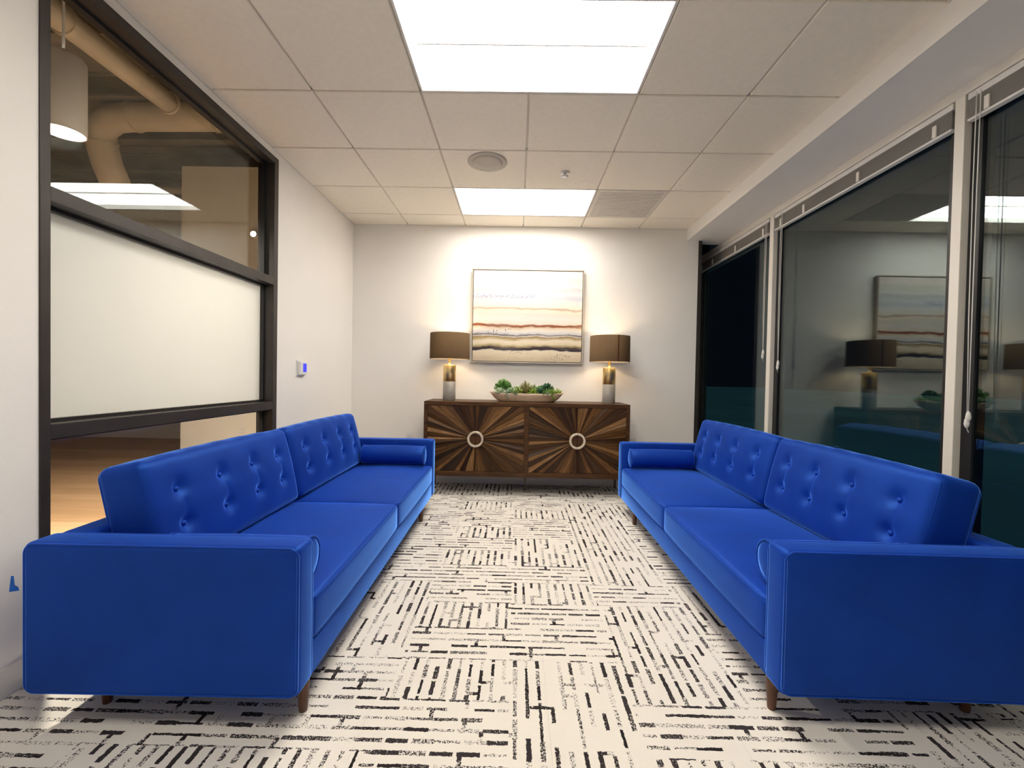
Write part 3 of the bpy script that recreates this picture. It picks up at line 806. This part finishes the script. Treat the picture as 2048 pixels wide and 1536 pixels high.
def bushy(bm, r, n=110):
    for k in range(n):
        u = prg.uniform(-.3, 1); a = prg.uniform(0, 2 * PI); q = math.sqrt(max(0, 1 - u * u)); d = Vector((q * math.cos(a), q * math.sin(a), u))
        leaf(bm, d * r * .45 + Vector((0, 0, r * .55)), d + Vector((0, 0, .35)), r * .55, r * .20, .2)
    tube(bm, [(0, 0, -.01), (0, 0, r * .5)], .006, seg=5)
def sprigs(bm, r, n=26):
    for k in range(n):
        a = prg.uniform(0, 2 * PI); rr = r * math.sqrt(prg.random()); b = Vector((rr * math.cos(a), rr * .8 * math.sin(a), 0)); h = prg.uniform(.3, .8) * r
        for q in range(5):
            a2 = a + q * 2.2; leaf(bm, b + Vector((0, 0, h * q / 5)), (math.cos(a2), math.sin(a2), .7), r * .38, r * .17, .2)
def trail(bm, drop, n=16):
    # hangs over the rim towards the room (-y)
    for k in range(n):
        t = k / (n - 1); p = Vector((.010 * math.sin(9 * t), -.045 * min(1, t * 2.2), .012 * math.sin(PI * min(1, t * 1.6)) - drop * max(0, t - .35) / .65))
        for q in range(3):
            a = prg.uniform(0, 2 * PI); leaf(bm, p, (math.cos(a), -.4 + .5 * math.sin(a), .2), .017, .009, .1)
Z1 = BZ + .066
plants = [
    ('jade_bush', 'leaf_green', lambda b: bushy(b, .066), (-.235, .005, 0), 'rounded green bushy succulent, tallest in the bowl, at its end nearer the plain-shade lamp'),
    ('jade_bush', 'leaf_dark', lambda b: bushy(b, .052, 90), (.205, .03, .004), 'dark green rounded bushy succulent at the bowl end nearer the seamed lamp'),
    ('succulent_rosette', 'leaf_pale', lambda b: rosette(b, .058, 4, 9), (-.265, -.055, .006), 'pale sage rosette at the foot of the tall bushy succulent'),
    ('succulent_rosette', 'leaf_sage', lambda b: rosette(b, .055, 4, 9), (-.165, -.058, .008), 'grey-green rosette beside the pale sage rosette'),
    ('sedum_clump', 'leaf_lime', lambda b: sprigs(b, .06), (-.105, -.035, 0), 'lime green sedum clump between rosettes and aloe'),
    ('succulent_rosette', 'leaf_pale', lambda b: rosette(b, .060, 3, 7, .5), (-.085, .045, .025), 'broad pale rosette standing behind the lime sedum'),
    ('aloe_plant', 'leaf_olive', lambda b: aloe(b, .098, 26), (-.005, -.025, 0), 'spiky olive aloe at the middle of the bowl'),
    ('succulent_rosette', 'leaf_lime', lambda b: rosette(b, .056, 4, 8), (.065, -.05, .006), 'lime green rosette right beside the aloe'),
    ('succulent_rosette', 'leaf_sage', lambda b: rosette(b, .064, 4, 9), (.065, .04, .028), 'sage rosette behind the lime green rosette'),
    ('succulent_rosette', 'leaf_dark', lambda b: rosette(b, .058, 4, 9), (.13, -.03, .012), 'dark green rosette with pointed leaves before the dark bush'),
    ('succulent_rosette', 'leaf_green', lambda b: rosette(b, .056, 4, 9), (.14, .055, .030), 'mid green rosette at the back of the bowl'),
    ('sedum_clump', 'leaf_lime', lambda b: sprigs(b, .062, 30), (.275, -.02, 0), 'yellow-green sedum clump at the pointed bowl end'),
    ('sedum_clump', 'leaf_green', lambda b: sprigs(b, .05, 24), (.205, -.06, 0), 'mid green sedum clump below the dark bush'),
    ('trailing_succulent', 'leaf_pale', lambda b: trail(b, .058, 20), (-.19, -.085, .028), 'pale trailing succulent hanging over the rim below the grey-green rosette'),
    ('trailing_succulent', 'leaf_sage', lambda b: trail(b, .022, 14), (-.115, -.085, .028), 'short sage trailing succulent spilling over the bowl rim'),
    ('trailing_succulent', 'leaf_lime', lambda b: trail(b, .072, 24), (.255, -.078, .030), 'yellow-green trailing succulent hanging down the bowl end'),
    ('trailing_succulent', 'leaf_pale', lambda b: trail(b, .02, 12), (.20, -.085, .028), 'short pale trailing succulent beside the long yellow-green one'),
]
for nm, mt, fn, (x, y, z), lb in plants:
    bm = bmesh.new(); fn(bm); o = obj(nm, bm, M[mt], bowl, (x, y, Z1 - BZ + z), (0, 0, 0 if 'trail' in nm else prg.uniform(0, 6)), smooth=True)
    if 'trail' not in nm: o.data.transform(Matrix.Scale(1.5 if 'bush' in nm else 1.32, 4)); o.location.z += .006
    o['label'] = lb

# ================================================================== PAINTING
AX0, AX1, AZ0, AZ1 = -.486, .692, 1.292, 2.277
pr = tag(empty('framed_painting', ((AX0 + AX1) / 2, YB - .006, (AZ0 + AZ1) / 2)), 'abstract striped landscape painting in a slim pale frame above the sideboard', 'painting')
w, h_ = (AX1 - AX0) / 2, (AZ1 - AZ0) / 2
for b in ((-w, -w + .011, -h_, h_), (w - .011, w, -h_, h_), (-w + .011, w - .011, -h_, -h_ + .011), (-w + .011, w - .011, h_ - .011, h_)):
    bx('frame_bar', (b[0], b[1], -.046, 0, b[2], b[3]), M['frame_wood'], pr, .0015)
bx('shadow_gap_backing', (-w + .011, w - .011, -.014, -.002, -h_ + .011, h_ - .011), M['dark_frame'], pr)  # black backing; its colour also paints the shadow gap round the canvas
bx('canvas', (-w + .017, w - .017, -.040, -.014, -h_ + .017, h_ - .017), M['painting'], pr, .002)

# ================================================================== WALL FITTINGS
t_ = tag(empty('thermostat', (XL, 3.478, 1.185)), 'small white thermostat with a blue screen on the partition wall', 'thermostat')
bx('back_plate', (0, .008, -.066, .066, -.062, .062), M['plastic_white'], t_, .003)
bx('body', (.008, .030, -.056, .056, -.054, .054), M['plastic_white'], t_, .006)
bx('screen', (.0302, .0312, -.010, .044, -.030, .038), M['screen'], t_)
def outlet(name, x, y, z, label, mat='plastic_white'):
    r = tag(empty(name, (x, y, z)), label, 'outlet')
    bx('cover_plate', (-.036, .036, -.006, 0, -.058, .058), M[mat], r, .002)
    for s in (-1, 1):
        bm = bmesh.new(); lathe(bm, [(.016, 0), (.016, .0025), (.012, .003)], seg=20); so_ = obj('socket', bm, M[mat], r, (0, -.006, s * .022), (PI / 2, 0, 0))
        bx('slot', (-.007, -.005, -.002, -.001, -.005, .005), M['dark_void'], so_, rot=(-PI / 2, 0, 0), loc=(0, 0, .0025)); bx('slot', (.005, .007, -.002, -.001, -.005, .005), M['dark_void'], so_, rot=(-PI / 2, 0, 0), loc=(0, 0, .0025))
outlet('wall_outlet', -1.127, YB, .47, 'white wall outlet between the partition-side sofa and the sideboard')
outlet('wall_outlet', 1.247, YB, .46, 'white wall outlet behind the window-side sofa arm')
bm = bmesh.new()
pts = [(-0.0154, -0.009), (0.0148, -0.0188), (0.0117, -0.0047), (0.001, 0.0077), (-0.0019, 0.0412), (-0.0094, 0.0447), (-0.0124, 0.0178)]
f_ = [bm.verts.new((.0009, y, z)) for k, (y, z) in enumerate(pts)]; b_ = [bm.verts.new((0, y, z)) for y, z in pts]
bm.faces.new(f_); bm.faces.new(b_[::-1])
for k in range(len(pts)): bm.faces.new((f_[k], b_[k], b_[(k + 1) % len(pts)], f_[(k + 1) % len(pts)]))
tag(obj('tape_scrap', bm, M['tape'], None, (XL, 1.487, .371)), 'torn scrap of blue painter tape stuck low on the white wall', 'tape')

# ================================================================== ROOM BEYOND THE PARTITION
OX0, OY1, OHC = -8.5, 7.15, 4.15
fo = struct(bx('floor_office', (OX0, XL - .12, -1.0, OY1, -.12, -.014), M['dark_void'])); tag(fo, 'oak plank floor of the room beyond the glazing')
rng = random.Random(3)
plank_meshes = {}
y = 1.2; row = 0
while y < OY1 - .01:
    wv = min(.178, OY1 - y); x = XL - .12 - rng.uniform(0, 1.2)
    edges = [XL - .122, x]
    while edges[-1] > OX0 + .3: edges.append(edges[-1] - rng.choice((1.5, 1.8, 2.1)))
    edges[-1] = max(OX0, edges[-1])
    for a, b in zip(edges, edges[1:]):
        ln = round((a - b) - .002, 2)
        if ln < .05: continue
        key = (ln, round(wv, 3))
        if key not in plank_meshes:
            bm = bmesh.new(); box(bm, -ln / 2, ln / 2, -wv / 2 + .001, wv / 2 - .001, 0, .014); bmesh.ops.recalc_face_normals(bm, faces=bm.faces[:])
            me = bpy.data.meshes.new('floor_plank'); bm.to_mesh(me); bm.free(); me.materials.append(M['oak']); plank_meshes[key] = me
        link('floor_plank', plank_meshes[key], None, fo, ((a + b) / 2, y + wv / 2, -.014))
    y += wv; row += 1
tag(struct(bx('wall_office_far', (OX0, XL, OY1, OY1 + .1, 0, OHC), M['office_wall'])), 'tan far wall of the room beyond the glazing')
tag(struct(bx('wall_office_side', (OX0 - .1, OX0, -1, OY1, 0, OHC), M['office_wall'])), 'side wall of the room beyond the glazing')
tag(struct(bx('wall_office_near', (OX0, XL - .12, -1.1, -1.0, 0, OHC), M['office_wall'])), 'near wall of the room beyond the glazing')
tag(struct(bx('wall_office_stub', (-4.10, XL - .12, 5.2, 5.32, 0, 3.62), M['office_wall'])), 'tan partition stub wall in the room beyond the glazing')
tag(struct(bx('baseboard_office', (OX0, -4.1, OY1 - .014, OY1, 0, .12), M['office_white'])), 'white baseboard on the far wall beyond the glazing')
tag(struct(bx('wall_office_above', (XL - .12, XL - .02, -1, OY1, HC + .22, OHC), M['office_wall'])), 'wall above the partition in the room beyond')
oc = struct(bx('ceiling_office', (OX0, XL, -1, OY1, OHC, OHC + .1), M['office_ceiling'])); tag(oc, 'dark exposed ceiling deck with beams beyond the glazing')
for k in range(9):
    yy = .4 + .8 * k
    bm = bmesh.new(); box(bm, OX0, XL - .15, yy - .05, yy + .05, OHC - .02, OHC); box(bm, OX0, XL - .15, yy - .012, yy + .012, OHC - .22, OHC - .02); box(bm, OX0, XL - .15, yy - .05, yy + .05, OHC - .24, OHC - .22)
    obj('beam', bm, M['office_ceiling'], oc)
outlet('wall_outlet', -3.335, 5.2, .42, 'pale wall outlet on the tan wall beyond the glazing', 'office_white')
def duct(label, pts, r, flanges=()):
    d = tag(empty('air_duct', pts[0]), label, 'duct', 'ducts beyond the glazing'); o = Vector(pts[0])
    bm = bmesh.new(); tube(bm, [Vector(p) - o for p in pts], r, seg=20); obj('duct_tube', bm, M['duct_metal'], d, smooth=True)
    for i in flanges:
        a = Vector(pts[i]); tdir = (Vector(pts[min(i + 1, len(pts) - 1)]) - Vector(pts[max(0, i - 1)])).normalized()
        bm = bmesh.new(); tube(bm, [a - o - tdir * .012, a - o + tdir * .012], r + .012, seg=20); obj('joint_band', bm, M['duct_metal'], d, smooth=False)
    a = Vector(pts[len(pts) // 2]) - o
    bm = bmesh.new(); tube(bm, [(a.x, a.y, a.z + r * .8), (a.x, a.y, OHC - o.z)], .008, seg=6); obj('hanger_rod', bm, M['duct_metal'], d)
duct('straight tan duct hung over the pendant light beyond the glazing', [(-3.05, 2.45, 3.46), (-3.1, 2.9, 3.49), (-3.14, 3.4, 3.52), (-3.16, 3.85, 3.54)], .085, (1, 3))
el = [(-2.2, 4.5, 3.80), (-3.2, 4.5, 3.80), (-4.05, 4.5, 3.79), (-4.28, 4.5, 3.765), (-4.42, 4.52, 3.68), (-4.46, 4.56, 3.55), (-4.45, 4.62, 3.35), (-4.40, 4.7, 3.1)]
duct('bent tan duct that turns down at its end beyond the glazing', el, .135, (1, 2, 5))
bm = bmesh.new(); tube(bm, [(-8.4, 6.2, 3.75), (-4.2, 6.2, 3.75), (-2.0, 6.2, 3.75)], .05, seg=12)
tag(obj('ceiling_pipe', bm, M['duct_metal'], smooth=True), 'thin pipe running along the far ceiling beyond the glazing', 'pipe')
def pendant(x, y, label, power, cone=150):
    zb, ht, R_ = 2.575, .46, .105
    r = tag(empty('pendant_light', (x, y, zb)), label, 'pendant light')
    bm = bmesh.new(); lathe(bm, [(R_ - .006, .012), (R_ - .006, 0), (R_, 0), (R_, ht - .02), (R_ - .012, ht), (.02, ht + .004)], seg=40, cap=False); o = obj('cylinder_shade', bm, M['pendant_white'], r, smooth=False)
    o.data.polygons.foreach_set('use_smooth', [abs(p.normal.z) < .4 for p in o.data.polygons])
    bm = bmesh.new(); lathe(bm, [(R_ - .007, .010), (R_ - .007, .016)], seg=32); obj('diffuser', bm, M['pendant_glow'], r)
    bm = bmesh.new(); tube(bm, [(0, 0, ht), (0, 0, OHC - zb)], .007, seg=8); obj('stem', bm, M['pendant_white'], r, smooth=True)
    ld = bpy.data.lights.new('pendant_spot', 'SPOT'); ld.energy = power; ld.color = (1, .90, .77); ld.spot_size = math.radians(cone); ld.spot_blend = 1; ld.shadow_soft_size = .09
    lo = bpy.data.objects.new('pendant_spot', ld); COL.objects.link(lo); lo.parent = r; lo.location = (0, 0, -.004)
pendant(-2.775, 2.6, 'white cylinder pendant light seen through the upper pane of the partition', OFFICE_W)
s = tag(empty('wall_spotlight', (-3.189, 5.2, 2.80)), 'tiny bright spotlight on the tan wall beyond the glazing', 'spotlight')
bm = bmesh.new(); lathe(bm, [(.04, 0), (.04, .05), (.034, .055)], seg=20); obj('housing', bm, M['pendant_white'], s, rot=(PI / 2, 0, 0))
bm = bmesh.new(); lathe(bm, [(.032, .056), (.030, .060)], seg=20); obj('lens', bm, M['pendant_glow'], s, rot=(PI / 2, 0, 0))
